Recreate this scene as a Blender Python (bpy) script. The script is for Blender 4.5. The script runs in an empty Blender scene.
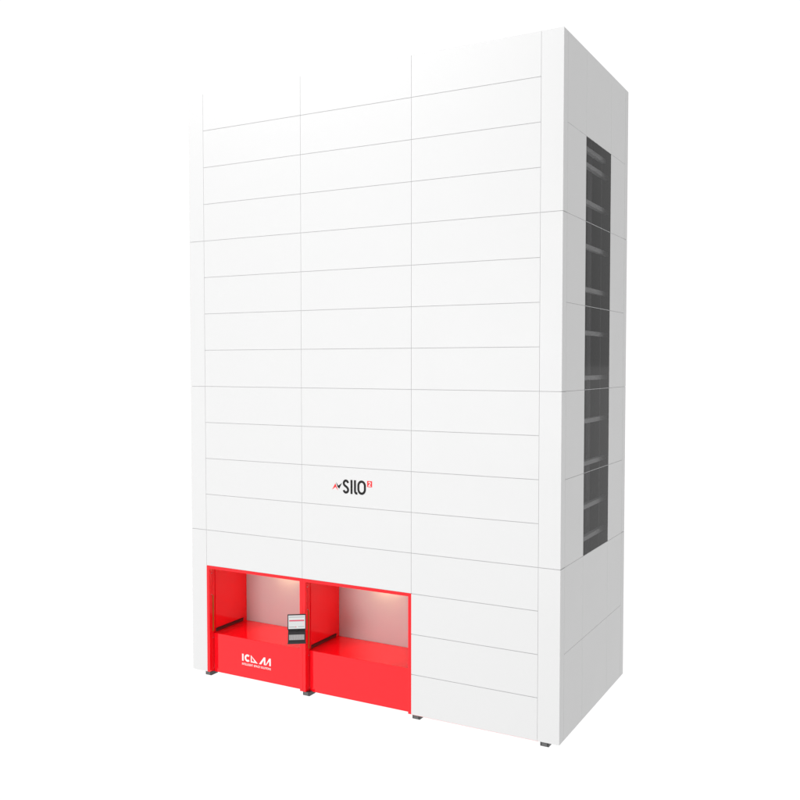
import bpy, bmesh, math
from mathutils import Vector, Matrix

SC = bpy.context.scene
COL = SC.collection
R = math.radians
B = 0.08                      # clear height of the tower above the floor (on its feet)

# ------------------------------------------------------------------ camera
cam_d = bpy.data.cameras.new("camera")
cam = bpy.data.objects.new("camera", cam_d)
COL.objects.link(cam)
cam.location = (12.088, -13.499, 6.019 + B)
YAW, PIT = -0.5019, -0.0391
cam.rotation_euler = (math.pi / 2 + PIT, 0, -YAW)
cam_d.sensor_width = 36
cam_d.lens = 900.73 / 800 * 36
cam_d.clip_start = 0.1
cam_d.clip_end = 2000
SC.camera = cam

# ------------------------------------------------------------------ world : white studio surround, a little dimmer on the right
w = bpy.data.worlds.new("World")
SC.world = w
w.use_nodes = True
nt = w.node_tree
for n in list(nt.nodes):
    nt.nodes.remove(n)
out = nt.nodes.new("ShaderNodeOutputWorld")
bg = nt.nodes.new("ShaderNodeBackground")
tc = nt.nodes.new("ShaderNodeTexCoord")
sep = nt.nodes.new("ShaderNodeSeparateXYZ")
mr = nt.nodes.new("ShaderNodeMapRange")
mr.interpolation_type = 'SMOOTHSTEP'
mr.inputs['From Min'].default_value = 0.0
mr.inputs['From Max'].default_value = 0.6
mr.inputs['To Min'].default_value = 1.06
mr.inputs['To Max'].default_value = 0.55
nt.links.new(tc.outputs['Generated'], sep.inputs[0])
nt.links.new(sep.outputs['X'], mr.inputs['Value'])
bg.inputs['Color'].default_value = (1, 1, 1, 1)
# everything below the floor level is evenly white (it lights the translucent floor from beneath)
lt = nt.nodes.new("ShaderNodeMath")
lt.operation = 'LESS_THAN'
lt.inputs[1].default_value = -0.002
nt.links.new(sep.outputs['Z'], lt.inputs[0])
mw = nt.nodes.new("ShaderNodeMix")
mw.data_type = 'FLOAT'
nt.links.new(lt.outputs[0], mw.inputs[0])
nt.links.new(mr.outputs['Result'], mw.inputs[2])
mw.inputs[3].default_value = 1.08
nt.links.new(mw.outputs[0], bg.inputs['Strength'])
nt.links.new(bg.outputs[0], out.inputs[0])

# ------------------------------------------------------------------ studio lamps
def area(name, loc, target, size, power, spread=math.pi, size_y=None):
    d = bpy.data.lights.new(name, 'AREA')
    d.shape = 'SQUARE'
    d.size = size
    if size_y:
        d.shape = 'RECTANGLE'
        d.size_y = size_y
    d.energy = power
    d.spread = spread
    o = bpy.data.objects.new(name, d)
    COL.objects.link(o)
    o.location = loc
    o.rotation_euler = (Vector(target) - Vector(loc)).to_track_quat('-Z', 'Y').to_euler()
    return o

area("front_softbox", (-4, -32, 4.5), (3.8, 0, 4.0), 14, 6000)
area("high_key_lamp", (1.9, -1.9, 14.3), (2.4, 0, 10.5), 10.0, 88, R(150), 0.8)

SC.view_settings.view_transform = 'Standard'
SC.view_settings.look = 'None'
SC.view_settings.exposure = 0
SC.view_settings.gamma = 1
try:
    SC.cycles.use_denoising = True
    SC.cycles.max_bounces = 10
    SC.cycles.transparent_max_bounces = 12
except Exception:
    pass

# ------------------------------------------------------------------ materials
def mat(name, col, rough=0.4, metal=0.0, ior=1.45, noise=0.0, bump=0.0, coat=0.0):
    m = bpy.data.materials.new(name)
    m.use_nodes = True
    t = m.node_tree
    p = t.nodes["Principled BSDF"]
    p.inputs['Base Color'].default_value = (*col, 1)
    p.inputs['Roughness'].default_value = rough
    p.inputs['Metallic'].default_value = metal
    p.inputs['IOR'].default_value = ior
    if coat:
        p.inputs['Coat Weight'].default_value = coat
        p.inputs['Coat Roughness'].default_value = 0.04
    co = t.nodes.new("ShaderNodeTexCoord")
    if noise:
        nz = t.nodes.new("ShaderNodeTexNoise")
        nz.inputs['Scale'].default_value = 1.3
        nz.inputs['Detail'].default_value = 4
        t.links.new(co.outputs['Object'], nz.inputs['Vector'])
        rr = t.nodes.new("ShaderNodeMapRange")
        rr.inputs['To Min'].default_value = max(0.02, rough - noise)
        rr.inputs['To Max'].default_value = rough + noise
        t.links.new(nz.outputs['Fac'], rr.inputs['Value'])
        t.links.new(rr.outputs['Result'], p.inputs['Roughness'])
    if bump:
        nb = t.nodes.new("ShaderNodeTexNoise")
        nb.inputs['Scale'].default_value = 260
        t.links.new(co.outputs['Object'], nb.inputs['Vector'])
        bp = t.nodes.new("ShaderNodeBump")
        bp.inputs['Strength'].default_value = bump
        bp.inputs['Distance'].default_value = 0.001
        t.links.new(nb.outputs['Fac'], bp.inputs['Height'])
        t.links.new(bp.outputs['Normal'], p.inputs['Normal'])
    return m

WHITE = mat("white_powder_coat", (0.618, 0.618, 0.618), 0.5, noise=0.06)
BACKING = mat("grey_steel_backing", (0.50, 0.50, 0.50), 0.5, noise=0.05)
RED = mat("glossy_red_lacquer", (0.90, 0.003, 0.010), 0.06, ior=1.5, noise=0.01)
RED_EDGE = mat("red_edge_lacquer", (0.88, 0.004, 0.012), 0.25, ior=1.5, noise=0.02)
BAYWHITE = mat("bay_white_red_bounce_tint", (0.50, 0.390, 0.385), 0.5, noise=0.05)  # rose tint stands in for red light bounced off the bay
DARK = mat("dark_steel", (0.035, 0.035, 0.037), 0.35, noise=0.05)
GREYSTEEL = mat("grey_steel_plate", (0.10, 0.10, 0.10), 0.4, noise=0.05)
RAIL = mat("dark_brown_slot_rail", (0.09, 0.016, 0.016), 0.2, ior=1.5, noise=0.03)
RUBBER = mat("black_rubber", (0.008, 0.008, 0.008), 0.6, noise=0.05)
BRASS = mat("amber_sensor_strip", (0.30, 0.13, 0.005), 0.4, noise=0.03)
ZINC = mat("zinc_bolt", (0.35, 0.35, 0.36), 0.35, metal=0.8, noise=0.05)
RACK = mat("rack_steel", (0.54, 0.54, 0.55), 0.5, noise=0.05)
RACKDK = mat("rack_upright_steel", (0.26, 0.26, 0.27), 0.5, noise=0.05)
INK = mat("charcoal_ink", (0.012, 0.012, 0.0115), 0.7, ior=1.3, noise=0.04)
INKRED = mat("red_ink", (0.85, 0.012, 0.016), 0.5, noise=0.04)
INKWHITE = mat("white_ink", (0.72, 0.72, 0.72), 0.5, noise=0.04)
KEYS = mat("light_grey_keys", (0.42, 0.42, 0.42), 0.5, noise=0.05)
CONSOLE = mat("charcoal_console_plastic", (0.032, 0.032, 0.034), 0.6, ior=1.3, noise=0.05)
def acrylic():
    """white translucent acrylic made up to keep the ground free of shadow: passes on the light of the white surround below it"""
    m = bpy.data.materials.new("shadowless_white_floor")
    m.use_nodes = True
    t = m.node_tree
    for n in list(t.nodes):
        t.nodes.remove(n)
    o = t.nodes.new("ShaderNodeOutputMaterial")
    tl = t.nodes.new("ShaderNodeBsdfTranslucent")
    nz = t.nodes.new("ShaderNodeTexNoise")
    rr = t.nodes.new("ShaderNodeMapRange")
    rr.inputs['To Min'].default_value = 0.96
    rr.inputs['To Max'].default_value = 0.98
    t.links.new(nz.outputs['Fac'], rr.inputs['Value'])
    t.links.new(rr.outputs['Result'], tl.inputs['Color'])
    t.links.new(tl.outputs[0], o.inputs[0])
    return m
FLOOR = acrylic()  # translucency added so the tower leaves no shadow on the floor

def emit(name, col, s):
    m = bpy.data.materials.new(name)
    m.use_nodes = True
    t = m.node_tree
    p = t.nodes["Principled BSDF"]
    p.inputs['Base Color'].default_value = (0.02, 0.02, 0.02, 1)
    p.inputs['Roughness'].default_value = 0.25
    p.inputs['Emission Color'].default_value = (*col, 1)
    p.inputs['Emission Strength'].default_value = s
    return m

LAMP = emit("warm_bay_lamp", (1.0, 0.98, 0.52), 105.0)
SCR = emit("screen_white", (0.90, 0.92, 0.92), 0.80)
SCR2 = emit("screen_grey", (0.62, 0.66, 0.66), 0.8)
SCR_RED = emit("screen_red", (0.80, 0.07, 0.14), 0.9)
SCR_PINK = emit("screen_pink", (0.95, 0.70, 0.72), 0.9)
SCR_DARK = emit("screen_dark", (0.22, 0.23, 0.23), 0.8)

def glass():
    m = bpy.data.materials.new("smoked_glass")
    m.use_nodes = True
    t = m.node_tree
    for n in list(t.nodes):
        t.nodes.remove(n)
    o = t.nodes.new("ShaderNodeOutputMaterial")
    tr = t.nodes.new("ShaderNodeBsdfTransparent")
    tr.inputs[0].default_value = (0.5, 0.5, 0.5, 1)
    gl = t.nodes.new("ShaderNodeBsdfGlossy")
    gl.inputs['Roughness'].default_value = 0.06
    gl.inputs['Color'].default_value = (0.9, 0.9, 0.9, 1)
    fr = t.nodes.new("ShaderNodeFresnel")
    fr.inputs['IOR'].default_value = 1.13
    mx = t.nodes.new("ShaderNodeMixShader")
    t.links.new(fr.outputs[0], mx.inputs[0])
    t.links.new(tr.outputs[0], mx.inputs[1])
    t.links.new(gl.outputs[0], mx.inputs[2])
    ge = t.nodes.new("ShaderNodeNewGeometry")
    cl = t.nodes.new("ShaderNodeBsdfTransparent")
    m2 = t.nodes.new("ShaderNodeMixShader")
    t.links.new(ge.outputs['Backfacing'], m2.inputs[0])
    t.links.new(mx.outputs[0], m2.inputs[1])
    t.links.new(cl.outputs[0], m2.inputs[2])
    t.links.new(m2.outputs[0], o.inputs[0])
    return m
GLASS = glass()

# ------------------------------------------------------------------ mesh helpers
def box(bm, x0, x1, y0, y1, z0, z1, bev=0.0, mi=0, mtx=None):
    vs = [bm.verts.new((x, y, z)) for x in (x0, x1) for y in (y0, y1) for z in (z0, z1)]
    q = [(0, 1, 3, 2), (4, 6, 7, 5), (0, 4, 5, 1), (2, 3, 7, 6), (0, 2, 6, 4), (1, 5, 7, 3)]
    fs = [bm.faces.new([vs[i] for i in f]) for f in q]
    for f in fs:
        f.material_index = mi
    if mtx is not None:
        bmesh.ops.transform(bm, matrix=mtx, verts=vs)
    if bev:
        es = list({e for f in fs for e in f.edges})
        r = bmesh.ops.bevel(bm, geom=es, offset=bev, segments=2, affect='EDGES', profile=0.5)
        for f in r['faces']:
            f.material_index = mi
    return vs

def prism(bm, pts, y0, y1, mi=0):
    """polygon in the XZ plane (any winding) extruded from y0 (front) to y1"""
    a = [bm.verts.new((x, y0, z)) for x, z in pts]
    b = [bm.verts.new((x, y1, z)) for x, z in pts]
    n = len(pts)
    fs = [bm.faces.new(a), bm.faces.new(b[::-1])]
    for i in range(n):
        j = (i + 1) % n
        fs.append(bm.faces.new((a[i], b[i], b[j], a[j])))
    for f in fs:
        f.material_index = mi

def stroke(bm, pts, wd, y0, y1, mi=0, closed=False):
    """mitred ribbon of width wd along a polyline in XZ, extruded in y"""
    P = [Vector(p) for p in pts]
    n = len(P)
    L, Rr = [], []
    for i in range(n):
        if closed:
            a, c = P[i - 1], P[(i + 1) % n]
        else:
            a, c = P[max(i - 1, 0)], P[min(i + 1, n - 1)]
        d1 = (P[i] - a).normalized() if (P[i] - a).length > 1e-9 else (c - P[i]).normalized()
        d2 = (c - P[i]).normalized() if (c - P[i]).length > 1e-9 else d1
        n1, n2 = Vector((-d1.y, d1.x)), Vector((-d2.y, d2.x))
        m = (n1 + n2)
        m = m.normalized() if m.length > 1e-6 else n1
        k = wd / 2 / max(0.35, m.dot(n1))
        L.append(P[i] + m * k)
        Rr.append(P[i] - m * k)
    rng = range(n) if closed else range(n - 1)
    lf = [bm.verts.new((p.x, y0, p.y)) for p in L]
    rf = [bm.verts.new((p.x, y0, p.y)) for p in Rr]
    lb = [bm.verts.new((p.x, y1, p.y)) for p in L]
    rb = [bm.verts.new((p.x, y1, p.y)) for p in Rr]
    fs = []
    for i in rng:
        j = (i + 1) % n
        fs.append(bm.faces.new((lf[i], lf[j], rf[j], rf[i])))
        fs.append(bm.faces.new((lb[i], rb[i], rb[j], lb[j])))
        fs.append(bm.faces.new((lf[i], lb[i], lb[j], lf[j])))
        fs.append(bm.faces.new((rf[i], rf[j], rb[j], rb[i])))
    if not closed:
        fs.append(bm.faces.new((lf[0], rf[0], rb[0], lb[0])))
        fs.append(bm.faces.new((lf[-1], lb[-1], rb[-1], rf[-1])))
    for f in fs:
        f.material_index = mi

def arc(cx, cz, rx, rz, a0, a1, n=10):
    return [(cx + rx * math.cos(R(a0 + (a1 - a0) * i / n)), cz + rz * math.sin(R(a0 + (a1 - a0) * i / n))) for i in range(n + 1)]

def disc(bm, c, axis, r, h, seg=16, mi=0):
    m = Matrix.Translation(c) @ Vector(axis).to_track_quat('Z', 'Y').to_matrix().to_4x4()
    r_ = bmesh.ops.create_cone(bm, cap_ends=True, segments=seg, radius1=r, radius2=r * 0.85, depth=h, matrix=m)
    for f in {f for v in r_['verts'] for f in v.link_faces}:
        f.material_index = mi

def obj(name, bm, mats, parent=None):
    bmesh.ops.recalc_face_normals(bm, faces=bm.faces)
    me = bpy.data.meshes.new(name)
    bm.to_mesh(me)
    bm.free()
    for m in (mats if isinstance(mats, (list, tuple)) else [mats]):
        me.materials.append(m)
    o = bpy.data.objects.new(name, me)
    COL.objects.link(o)
    if parent is not None:
        o.parent = parent
    return o

def part(name, mats, parent, *boxes, bev=0.0):
    bm = bmesh.new()
    for b in boxes:
        box(bm, *b, bev=bev)
    return obj(name, bm, mats, parent)

def empty(name, loc, label, cat, rot=(0, 0, 0)):
    o = bpy.data.objects.new(name, None)
    COL.objects.link(o)
    o.location = loc
    o.rotation_euler = rot
    o.empty_display_size = 0.3
    o["label"] = label
    o["category"] = cat
    return o

# ------------------------------------------------------------------ floor
bm = bmesh.new()
bmesh.ops.create_circle(bm, cap_ends=True, segments=96, radius=45, matrix=Matrix.Translation((3.8, 4, 0)))
fl = obj("ground", bm, FLOOR)
fl["kind"] = "structure"

# ------------------------------------------------------------------ tower
u = 0.7
W, D, H = 7.553, 3.80, 11.2
X = [0.0, 0.3680, 2.6335, 4.8975, 7.1860, W]
YS = [0.0, 0.2030, 1.1720, 2.6480, D - 0.2030, D]
G = 0.0038                    # half joint, horizontal
GV = 0.0018                   # half joint, vertical
T = 0.010                     # panel thickness
BV = 0.0025
tower = empty("storage_tower", (0, 0, B),
              "tall white panelled tower with two red picking bays and a dark glass side strip", "storage tower")

def zrow(r):
    return H - r * u

# front panels : 3 columns x 16 rows, the lowest three rows of two columns are the bays
for c in (1, 2, 3):
    for r in range(16):
        if c < 3 and r >= 13:
            continue
        part("front_panel", WHITE, tower,
             (X[c] + GV, X[c + 1] - GV, 0, T, zrow(r + 1) + (G if r < 15 else 0), zrow(r) - (G if r else 0)), bev=BV)

# corner posts, four storeys each, L-shaped sheets wrapping the edge
def corner(sx, sy, k):
    z0, z1 = zrow(4 * k + 4) + (G if k < 3 else 0), zrow(4 * k) - (G if k else 0)
    a, b = X[1] - GV, YS[1] - GV
    pts = [(0, 0), (a, 0), (a, T), (T, T), (T, b), (0, b)]
    pts = [(x if sx == 0 else W - x, y if sy == 0 else D - y) for x, y in pts]
    bm = bmesh.new()
    lo = [bm.verts.new((x, y, z0)) for x, y in pts]
    hi = [bm.verts.new((x, y, z1)) for x, y in pts]
    fs = [bm.faces.new(lo), bm.faces.new(hi)]
    for i in range(6):
        j = (i + 1) % 6
        fs.append(bm.faces.new((lo[i], lo[j], hi[j], hi[i])))
    bmesh.ops.recalc_face_normals(bm, faces=fs)
    bmesh.ops.bevel(bm, geom=list(bm.edges), offset=BV, segments=2, affect='EDGES')
    obj("corner_panel", bm, WHITE, tower)

for k in range(4):
    corner(0, 0, k)
    corner(1, 0, k)
    corner(1, 1, k)

# side panels (right flank), two rows high, window strip in the middle of rows 2-12
for c in (1, 2, 3):
    for k in range(8):
        GS = 0.0019
        z0, z1 = zrow(2 * k + 2) + (GS if k < 7 else 0), zrow(2 * k) - (GS if k else 0)
        y0, y1 = YS[c] + GV, YS[c + 1] - GV
        if c == 2 and 1 <= k <= 5:
            part("window_pane", GLASS, tower, (W - 0.009, W - 0.002, y0 + 0.012, y1 - 0.012, z0 + 0.001, z1 - 0.001))
        else:
            part("side_panel", WHITE, tower, (W - T, W, y0, y1, z0, z1), bev=BV)

for y in (YS[2] - 0.001, YS[3] - 0.013):
    part("window_gasket", RUBBER, tower, (W - 0.018, W - 0.0015, y, y + 0.014, zrow(12) + G, zrow(2) - G))
for r in (4, 6, 8, 10):
    part("glazing_bar", RACK, tower, (W - 0.010, W - 0.001, YS[2] + 0.0135, YS[3] - 0.0135, zrow(r) - 0.0028, zrow(r) + 0.0028))

# carcass behind the cladding: sheets that close the joints, the far flank, rear, roof and floor pan
k0, k1 = T + 0.002, T + 0.006
zb = zrow(13)
part("carcass", [BACKING], tower,
     (X[1] - 0.03, W - k1, k0, k1, zb + 0.02, H - 0.03),                              # behind the front
     (0.03, X[1] - 0.032, k0, k1, 0.03, H - 0.03),
     (X[3] + 0.012, W - k1, k0, k1, 0.03, zb + 0.018),
     (W - k1, W - k0, k0, YS[2] - 0.002, 0.03, H - 0.03),                              # behind the flank
     (W - k1, W - k0, YS[3] + 0.002, D - k0, 0.03, H - 0.03),
     (W - k1, W - k0, YS[2] - 0.002, YS[3] + 0.002, zrow(2) + 0.004, H - 0.03),
     (W - k1, W - k0, YS[2] - 0.002, YS[3] + 0.002, 0.03, zrow(12) - 0.004))
part("far_side_cladding", WHITE, tower, (0.0, T, YS[1], D - T - 0.002, 0, H), bev=BV)
part("rear_cladding", WHITE, tower, (0.0, W - X[1] - 0.002, D - T, D, 0, H), bev=BV)
part("roof", WHITE, tower, (T + 0.002, W - T - 0.002, T + 0.002, D - T - 0.002, H - 0.026, H - 0.004))
part("floor_pan", BACKING, tower, (k1, W - k1 - 0.002, 0.22, D - 0.05, 0.004, 0.026))
part("base_rail", RED_EDGE, tower,
     (X[3] + 0.004, X[4] + 0.02, 0.004, 0.018, -0.0030, -0.0008))

# rack seen through the glass strip
for z in (9.76, 9.49, 8.86, 8.10, 7.36, 6.61, 5.83, 5.08, 4.34, 3.58, 3.02):
    short = z > 9.7
    part("cross_beam", RACK, tower,
         (W - 0.23, W - 0.15, 1.02, 2.84 if short else 3.06, z - 0.078, z), bev=0.006)
for y in (1.25, 2.05, 2.62):
    part("upright", RACKDK, tower, (W - 0.42, W - 0.36, y, y + 0.09, 0.03, H - 0.05), bev=0.004)
part("upright", RACKDK, tower, (W - 0.25, W - 0.235, 2.90, 2.925, 2.2, H - 0.05))
part("added_dark_sheet", DARK, tower, (W - 0.77, W - 0.04, D - 0.06, D - 0.045, 2.2, H - 0.05))  # dark sheet added to cover the lit strip of the rear cladding
part("inner_lining", RACKDK, tower, (W - 0.80, W - 0.78, 0.9, D - 0.07, 2.2, H - 0.05),
     *[(W - 0.778, W - 0.70, 1.0 + 0.34 * i, 1.12 + 0.34 * i, 2.2, H - 0.05) for i in range(8)])

# feet
def foot(x0, y0=0.035):
    bm = bmesh.new()
    box(bm, x0, x0 + 0.145, y0, y0 + 0.20, -B, -0.004, bev=0.004, mi=0)
    box(bm, x0 + 0.026, x0 + 0.119, y0 - 0.006, y0 + 0.01, -B + 0.008, -0.012, bev=0.002, mi=1)
    f = obj("foot", bm, [DARK, GREYSTEEL], tower)
    return f
for x in (0.290, 2.615, 4.905, 7.222):
    foot(x)
for x in (0.290, 2.615, 4.905, 7.222):
    foot(x, D - 0.26)

# ------------------------------------------------------------------ picking bays
LIP = 0.061
JD = 0.080                    # depth of the front frame
def bay(x0, x1):
    bm = bmesh.new()
    zt = zb + 0.001
    box(bm, x0, x0 + LIP, 0.0, JD, 0.0, zt, bev=0.003)
    box(bm, x1 - LIP, x1, 0.0, JD, 0.0, zt, bev=0.003)
    box(bm, x0 + LIP - 0.001, x1 - LIP + 0.001, 0.0015, JD - 0.0015, zt - 0.056, zt - 0.0015, bev=0.002)
    # rear edge profile of the jambs, beside the sensor strips
    box(bm, x0 + 0.004, x0 + LIP + 0.004, JD + 0.003, 0.1255, -0.010, zt - 0.06, bev=0.002)
    box(bm, x1 - LIP - 0.004, x1 - 0.004, JD + 0.003, 0.1255, -0.010, zt - 0.06, bev=0.002)
    b = obj("picking_bay", bm, RED, tower)
    xi0, xi1 = x0 + LIP, x1 - LIP
    yb = 1.152
    zc = 0.742
    part("bay_front", RED, b, (xi0 + 0.0035, xi1 - 0.0035, 0.126, 0.146, -0.022, zc), bev=0.004)
    part("counter", RED, b, (xi0 - 0.03, xi1 + 0.03, 0.148, yb - 0.002, zc - 0.022, zc - 0.002), bev=0.002)
    part("side_wall", RED, b, (xi0 - 0.03, xi0 + 0.001, 0.182, yb, zc, zt - 0.012),
         (xi0 - 0.05, xi0 - 0.012, 0.127, 0.180, zc, zt - 0.012), bev=0.002)
    part("side_wall", RED, b, (xi1 - 0.001, xi1 + 0.03, 0.182, yb, zc, zt - 0.012),
         (xi1 + 0.012, xi1 + 0.05, 0.127, 0.180, zc, zt - 0.012), bev=0.002)
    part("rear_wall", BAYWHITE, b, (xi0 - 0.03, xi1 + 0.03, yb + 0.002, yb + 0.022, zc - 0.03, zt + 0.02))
    part("bay_ceiling", RED, b, (xi0 - 0.03, xi1 + 0.03, JD + 0.004, yb, zt - 0.010, zt + 0.004))
    # slot rail at the foot of the left wall: dark channel with a black upper edge
    bm = bmesh.new()
    box(bm, xi0 + 0.002, xi0 + 0.012, 0.184, 1.03, zc + 0.012, zc + 0.062, bev=0.002, mi=0)
    box(bm, xi0 + 0.002, xi0 + 0.020, 0.184, 1.03, zc + 0.064, zc + 0.080, bev=0.002, mi=1)
    obj("slot_rail", bm, [RAIL, RUBBER], b)
    bm = bmesh.new()
    box(bm, xi1 - 0.012, xi1 - 0.002, 0.184, 1.03, zc + 0.012, zc + 0.062, bev=0.002, mi=0)
    box(bm, xi1 - 0.020, xi1 - 0.002, 0.184, 1.03, zc + 0.064, zc + 0.080, bev=0.002, mi=1)
    obj("slot_rail", bm, [RAIL, RUBBER], b)
    # amber sensor strips of the light curtain, on both jambs
    part("sensor_strip", BRASS, b, (xi0 + 0.0045, xi0 + 0.009, 0.088, 0.118, 0.79, 1.50), bev=0.001)
    part("sensor_strip", BRASS, b, (xi1 - 0.009, xi1 - 0.0045, 0.088, 0.118, 0.79, 1.50), bev=0.001)
    for y, z in ((0.070, 1.516), (0.103, 0.658), (0.070, 1.938)):
        bm = bmesh.new()
        disc(bm, (xi0 + 0.004, y, z), (1, 0, 0), 0.009, 0.010)
        obj("bolt", bm, ZINC, b)
    # warm strip lamp under the ceiling
    xc = (xi0 + xi1) / 2
    bm = bmesh.new()
    box(bm, xc - 0.15, xc + 0.15, 0.98, 1.08, zt - 0.034, zt - 0.012, bev=0.003, mi=0)
    box(bm, xc - 0.12, xc + 0.12, 1.00, 1.06, zt - 0.038, zt - 0.0345, mi=1)
    obj("bay_lamp", bm, [ZINC, LAMP], b)
    d = bpy.data.lights.new("counter_fill_light", 'AREA')  # unseen fill light added to brighten the counter, has no fixture
    d.shape = 'RECTANGLE'
    d.size, d.size_y = 1.2, 0.5
    d.energy = 1.6
    d.spread = R(55)
    d.color = (1.0, 0.95, 0.88)
    lo = bpy.data.objects.new("counter_fill_light", d)
    COL.objects.link(lo)
    lo.location = (xc, 0.52, zt - 0.020 + B)
    return b

bay_a = bay(X[1], X[2])
bay_b = bay(X[2] + 0.003, X[3] + 0.001)

# ------------------------------------------------------------------ lettering on the left bay front
def text_mesh(s, x0, x1, z0, z1, y, m, parent, name):
    cu = bpy.data.curves.new(name, 'FONT')
    cu.body = s
    cu.extrude = 0.001
    cu.offset = 0.012
    to = bpy.data.objects.new(name + "_source", cu)
    COL.objects.link(to)
    bpy.context.view_layer.update()
    me = bpy.data.meshes.new_from_object(to.evaluated_get(bpy.context.evaluated_depsgraph_get()))
    bpy.data.objects.remove(to)
    bpy.data.curves.remove(cu)
    xs = [v.co.x for v in me.vertices]
    ys = [v.co.y for v in me.vertices]
    zs = [v.co.z for v in me.vertices]
    for v in me.vertices:
        a = (v.co.x - min(xs)) / (max(xs) - min(xs))
        c = (v.co.y - min(ys)) / (max(ys) - min(ys))
        d = (v.co.z - min(zs)) / max(1e-6, max(zs) - min(zs))
        v.co = (x0 + a * (x1 - x0), y + 0.0025 - 0.0025 * d, z0 + c * (z1 - z0))
    me.materials.clear()
    me.materials.append(m)
    o = bpy.data.objects.new(name, me)
    COL.objects.link(o)
    o.parent = parent
    return o

yl0, yl1 = 0.1225, 0.1255
bm = bmesh.new()
sw = 0.037
box(bm, 1.129, 1.129 + sw, yl0, yl1, 0.302, 0.438)                                              # I
stroke(bm, arc(1.262, 0.370, 0.052, 0.053, 48, 312, 22), sw, yl0, yl1)                            # C
# A : upright on the left, long diagonal on the right, small sill
stroke(bm, [(1.352, 0.300), (1.352, 0.400)], 0.024, yl0, yl1)
prism(bm, [(1.340, 0.442), (1.364, 0.412), (1.4525, 0.300), (1.505, 0.300)], yl0, yl1)
box(bm, 1.366, 1.440, yl0, yl1, 0.302, 0.324)
prism(bm, [(1.340, 0.402), (1.340, 0.4415), (1.364, 0.4115), (1.364, 0.402)], yl0, yl1)
# M : two rising diagonals, two uprights
prism(bm, [(1.536, 0.300), (1.588, 0.300), (1.652, 0.392), (1.652, 0.446)], yl0, yl1)
box(bm, 1.6525, 1.688, yl0, yl1, 0.300, 0.446)
prism(bm, [(1.6885, 0.300), (1.706, 0.300), (1.779, 0.392), (1.779, 0.444)], yl0, yl1)
box(bm, 1.7795, 1.815, yl0, yl1, 0.300, 0.444)
logo_bay = obj("logo", bm, INKWHITE, bay_a)
for s, a, b_ in (("INTELLIGENT", 1.128, 1.391), ("SPACE", 1.413, 1.556), ("SOLUTIONS", 1.577, 1.814)):
    text_mesh(s, a, b_, 0.223, 0.264, 0.1225, INKWHITE, bay_a, "tagline")

# ------------------------------------------------------------------ lettering on the white front
yf0, yf1 = -0.003, -0.0002
bm = bmesh.new()
st = 0.041
# S
cx_, zl, zh = 3.585, 3.732, 3.984
top = arc(cx_, zh - st / 2 - 0.050, 0.045, 0.050, 12, 90, 6) + arc(cx_, zh - st / 2 - 0.050, 0.045, 0.050, 90, 180, 7)[1:]
bot = arc(cx_, zl + st / 2 + 0.050, 0.046, 0.050, 0, -90, 7) + arc(cx_, zl + st / 2 + 0.050, 0.046, 0.050, -90, -168, 6)[1:]
mid = [(cx_ - 0.040, 3.893), (cx_ - 0.022, 3.874), (cx_ + 0.022, 3.846), (cx_ + 0.041, 3.824)]
stroke(bm, top + mid + bot, st, yf0, yf1)
stroke(bm, [(3.702, 3.733), (3.702, 3.983)], st, yf0, yf1)                                         # I
stroke(bm, [(3.774, 3.983), (3.774, 3.790)] + arc(3.806, 3.790, 0.032, 0.040, 180, 270, 6)[1:] + [(3.824, 3.750)], st, yf0, yf1)   # L
ring = arc(3.911, 3.888, 0.067, 0.077, 0, 180, 16) + arc(3.911, 3.829, 0.067, 0.077, 180, 360, 16)
stroke(bm, ring, st, yf0, yf1, closed=True)                                                          # O
logo = obj("logo", bm, INK, tower)
bm = bmesh.new()
prism(bm, [(3.296, 3.788), (3.362, 3.902), (3.388, 3.845), (3.418, 3.779), (3.366, 3.838)], yf0, yf1)
obj("emblem_peak", bm, INKRED, logo)
bm = bmesh.new()
prism(bm, [(3.378, 3.922), (3.424, 3.864), (3.502, 3.916), (3.446, 3.812), (3.412, 3.836)], yf0, yf1)
obj("emblem_tick", bm, INK, logo)
bm = bmesh.new()
box(bm, 4.024, 4.124, yf0, yf1, 3.878, 3.985, mi=0)
z0_ = 3.890
stroke(bm, arc(4.074, 3.948, 0.019, 0.018, 170, -30, 10) + [(4.058, 3.899), (4.097, 3.899)], 0.013, yf0 - 0.002, yf0 - 0.0003, mi=1)
obj("badge", bm, [INKRED, INKWHITE], logo)

# ------------------------------------------------------------------ operator console on the post between the bays
con = empty("operator_console", (2.72, -0.30, 1.235 + B),
            "small black touch screen with keyboard tray on the red post between the bays", "control console", (0, 0, R(35.0)))
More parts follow.
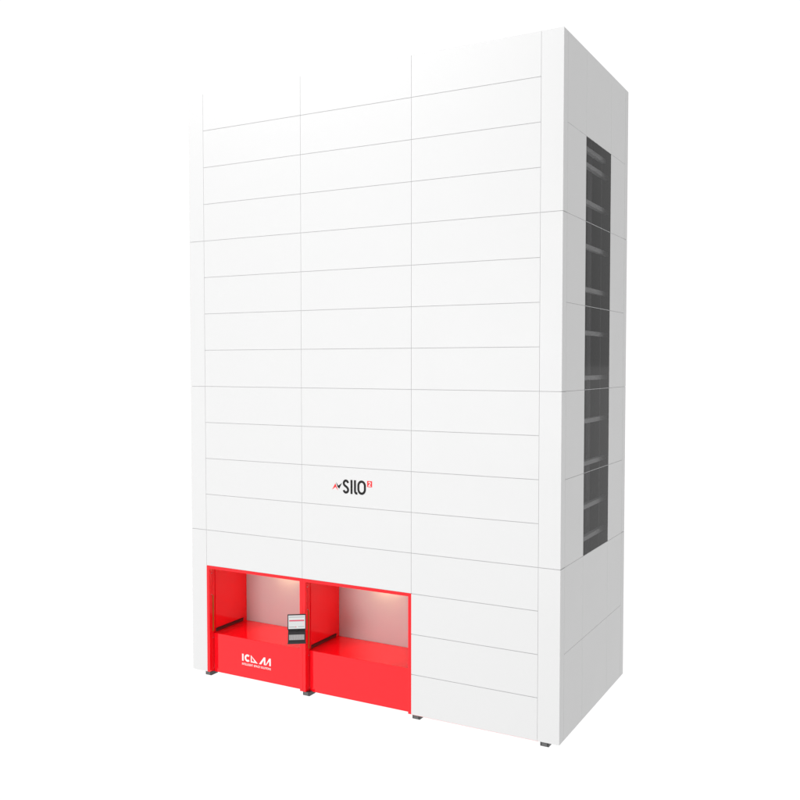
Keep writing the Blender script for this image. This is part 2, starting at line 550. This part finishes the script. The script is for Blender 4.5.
# local frame: -y faces the operator, z = 0 at the hinge
def console_part(name, mats, fill, mtx, parent=con):
    bm = bmesh.new()
    fill(bm)
    bmesh.ops.transform(bm, matrix=mtx, verts=bm.verts)
    return obj(name, bm, mats, parent)
tilt = Matrix.Translation((0, 0, 0.006)) @ Matrix.Rotation(R(-13), 4, 'X')
def f(bm):
    box(bm, -0.166, 0.166, 0.0, 0.034, 0.0, 0.274, bev=0.005)
    box(bm, -0.110, 0.110, 0.034, 0.060, 0.05, 0.22, bev=0.008)
mon = console_part("monitor", CONSOLE, f, tilt)
def f(bm):
    e = -0.0015
    box(bm, -0.150, 0.150, e, 0.003, 0.018, 0.254, mi=0)
    box(bm, -0.136, 0.136, e - 0.001, e - 0.0002, 0.212, 0.236, mi=1)
    box(bm, -0.134, 0.132, e - 0.002, e - 0.0012, 0.228, 0.231, mi=3)
    box(bm, -0.136, 0.136, e - 0.001, e - 0.0002, 0.150, 0.173, mi=2)
    box(bm, -0.136, 0.136, e - 0.001, e - 0.0002, 0.143, 0.1475, mi=1)
    for i in range(3):
        box(bm, -0.01 + 0.045 * i, 0.002 + 0.045 * i, e - 0.001, e - 0.0002, 0.180, 0.188, mi=3)
    box(bm, 0.108, 0.134, e - 0.001, e - 0.0002, 0.072, 0.136, mi=3)
    for i in range(4):
        box(bm, -0.130, 0.100, e - 0.001, e - 0.0002, 0.082 + 0.014 * i, 0.083 + 0.014 * i, mi=1)
    box(bm, -0.136, -0.030, e - 0.001, e - 0.0002, 0.046, 0.054, mi=4)
    box(bm, -0.026, -0.006, e - 0.001, e - 0.0002, 0.042, 0.058, mi=2)
    box(bm, 0.024, 0.136, e - 0.001, e - 0.0002, 0.050, 0.057, mi=4)
console_part("screen", [SCR, SCR2, SCR_RED, SCR_PINK, SCR_DARK], f, tilt, mon)
tray_m = Matrix.Translation((0, -0.002, -0.004)) @ Matrix.Rotation(R(-40), 4, 'X')
def f(bm):
    box(bm, -0.158, 0.158, 0.0, 0.022, -0.232, -0.030, bev=0.004)
    box(bm, -0.155, 0.155, 0.020, 0.034, -0.060, 0.030, bev=0.003)
    box(bm, -0.162, 0.162, -0.016, 0.022, -0.250, -0.233, bev=0.004)
tray = console_part("keyboard_tray", CONSOLE, f, tray_m)
def f(bm):
    box(bm, -0.140, 0.138, -0.008, -0.0005, -0.190, -0.084, bev=0.003, mi=0)
    for r in range(5):
        n = 14 if r < 4 else 7
        for i in range(n):
            ww = 0.272 / n
            x = -0.137 + ww * i
            box(bm, x + 0.0012, x + ww - 0.0012, -0.013, -0.0078, -0.1045 - 0.0195 * r, -0.088 - 0.0195 * r, mi=1)
console_part("keyboard", [GREYSTEEL, KEYS], f, tray_m, tray)
def f(bm):
    box(bm, -0.022, 0.022, 0.004, 0.060, -0.045, 0.030, bev=0.004)
console_part("hinge", RUBBER, f, Matrix.Identity(4))
# arm runs from the hinge block back to the post (world -> local)
inv = (Matrix.Translation((2.72, -0.30, 1.235 + B)) @ Matrix.Rotation(R(35), 4, 'Z')).inverted()
def f(bm):
    a = Vector((0, 0.055, 0.0))
    e = inv @ Vector((2.655, -0.010, 1.235 + B))
    d = (e - a)
    m = Matrix.Translation(a) @ d.to_track_quat('Y', 'Z').to_matrix().to_4x4()
    box(bm, -0.018, 0.018, 0, d.length, -0.018, 0.018, bev=0.004, mtx=m)
console_part("arm", CONSOLE, f, Matrix.Identity(4))
def f(bm):
    box(bm, 2.605, 2.685, -0.012, -0.0005, 1.16 + B, 1.31 + B, bev=0.003)
console_part("mounting_plate", CONSOLE, f, inv)
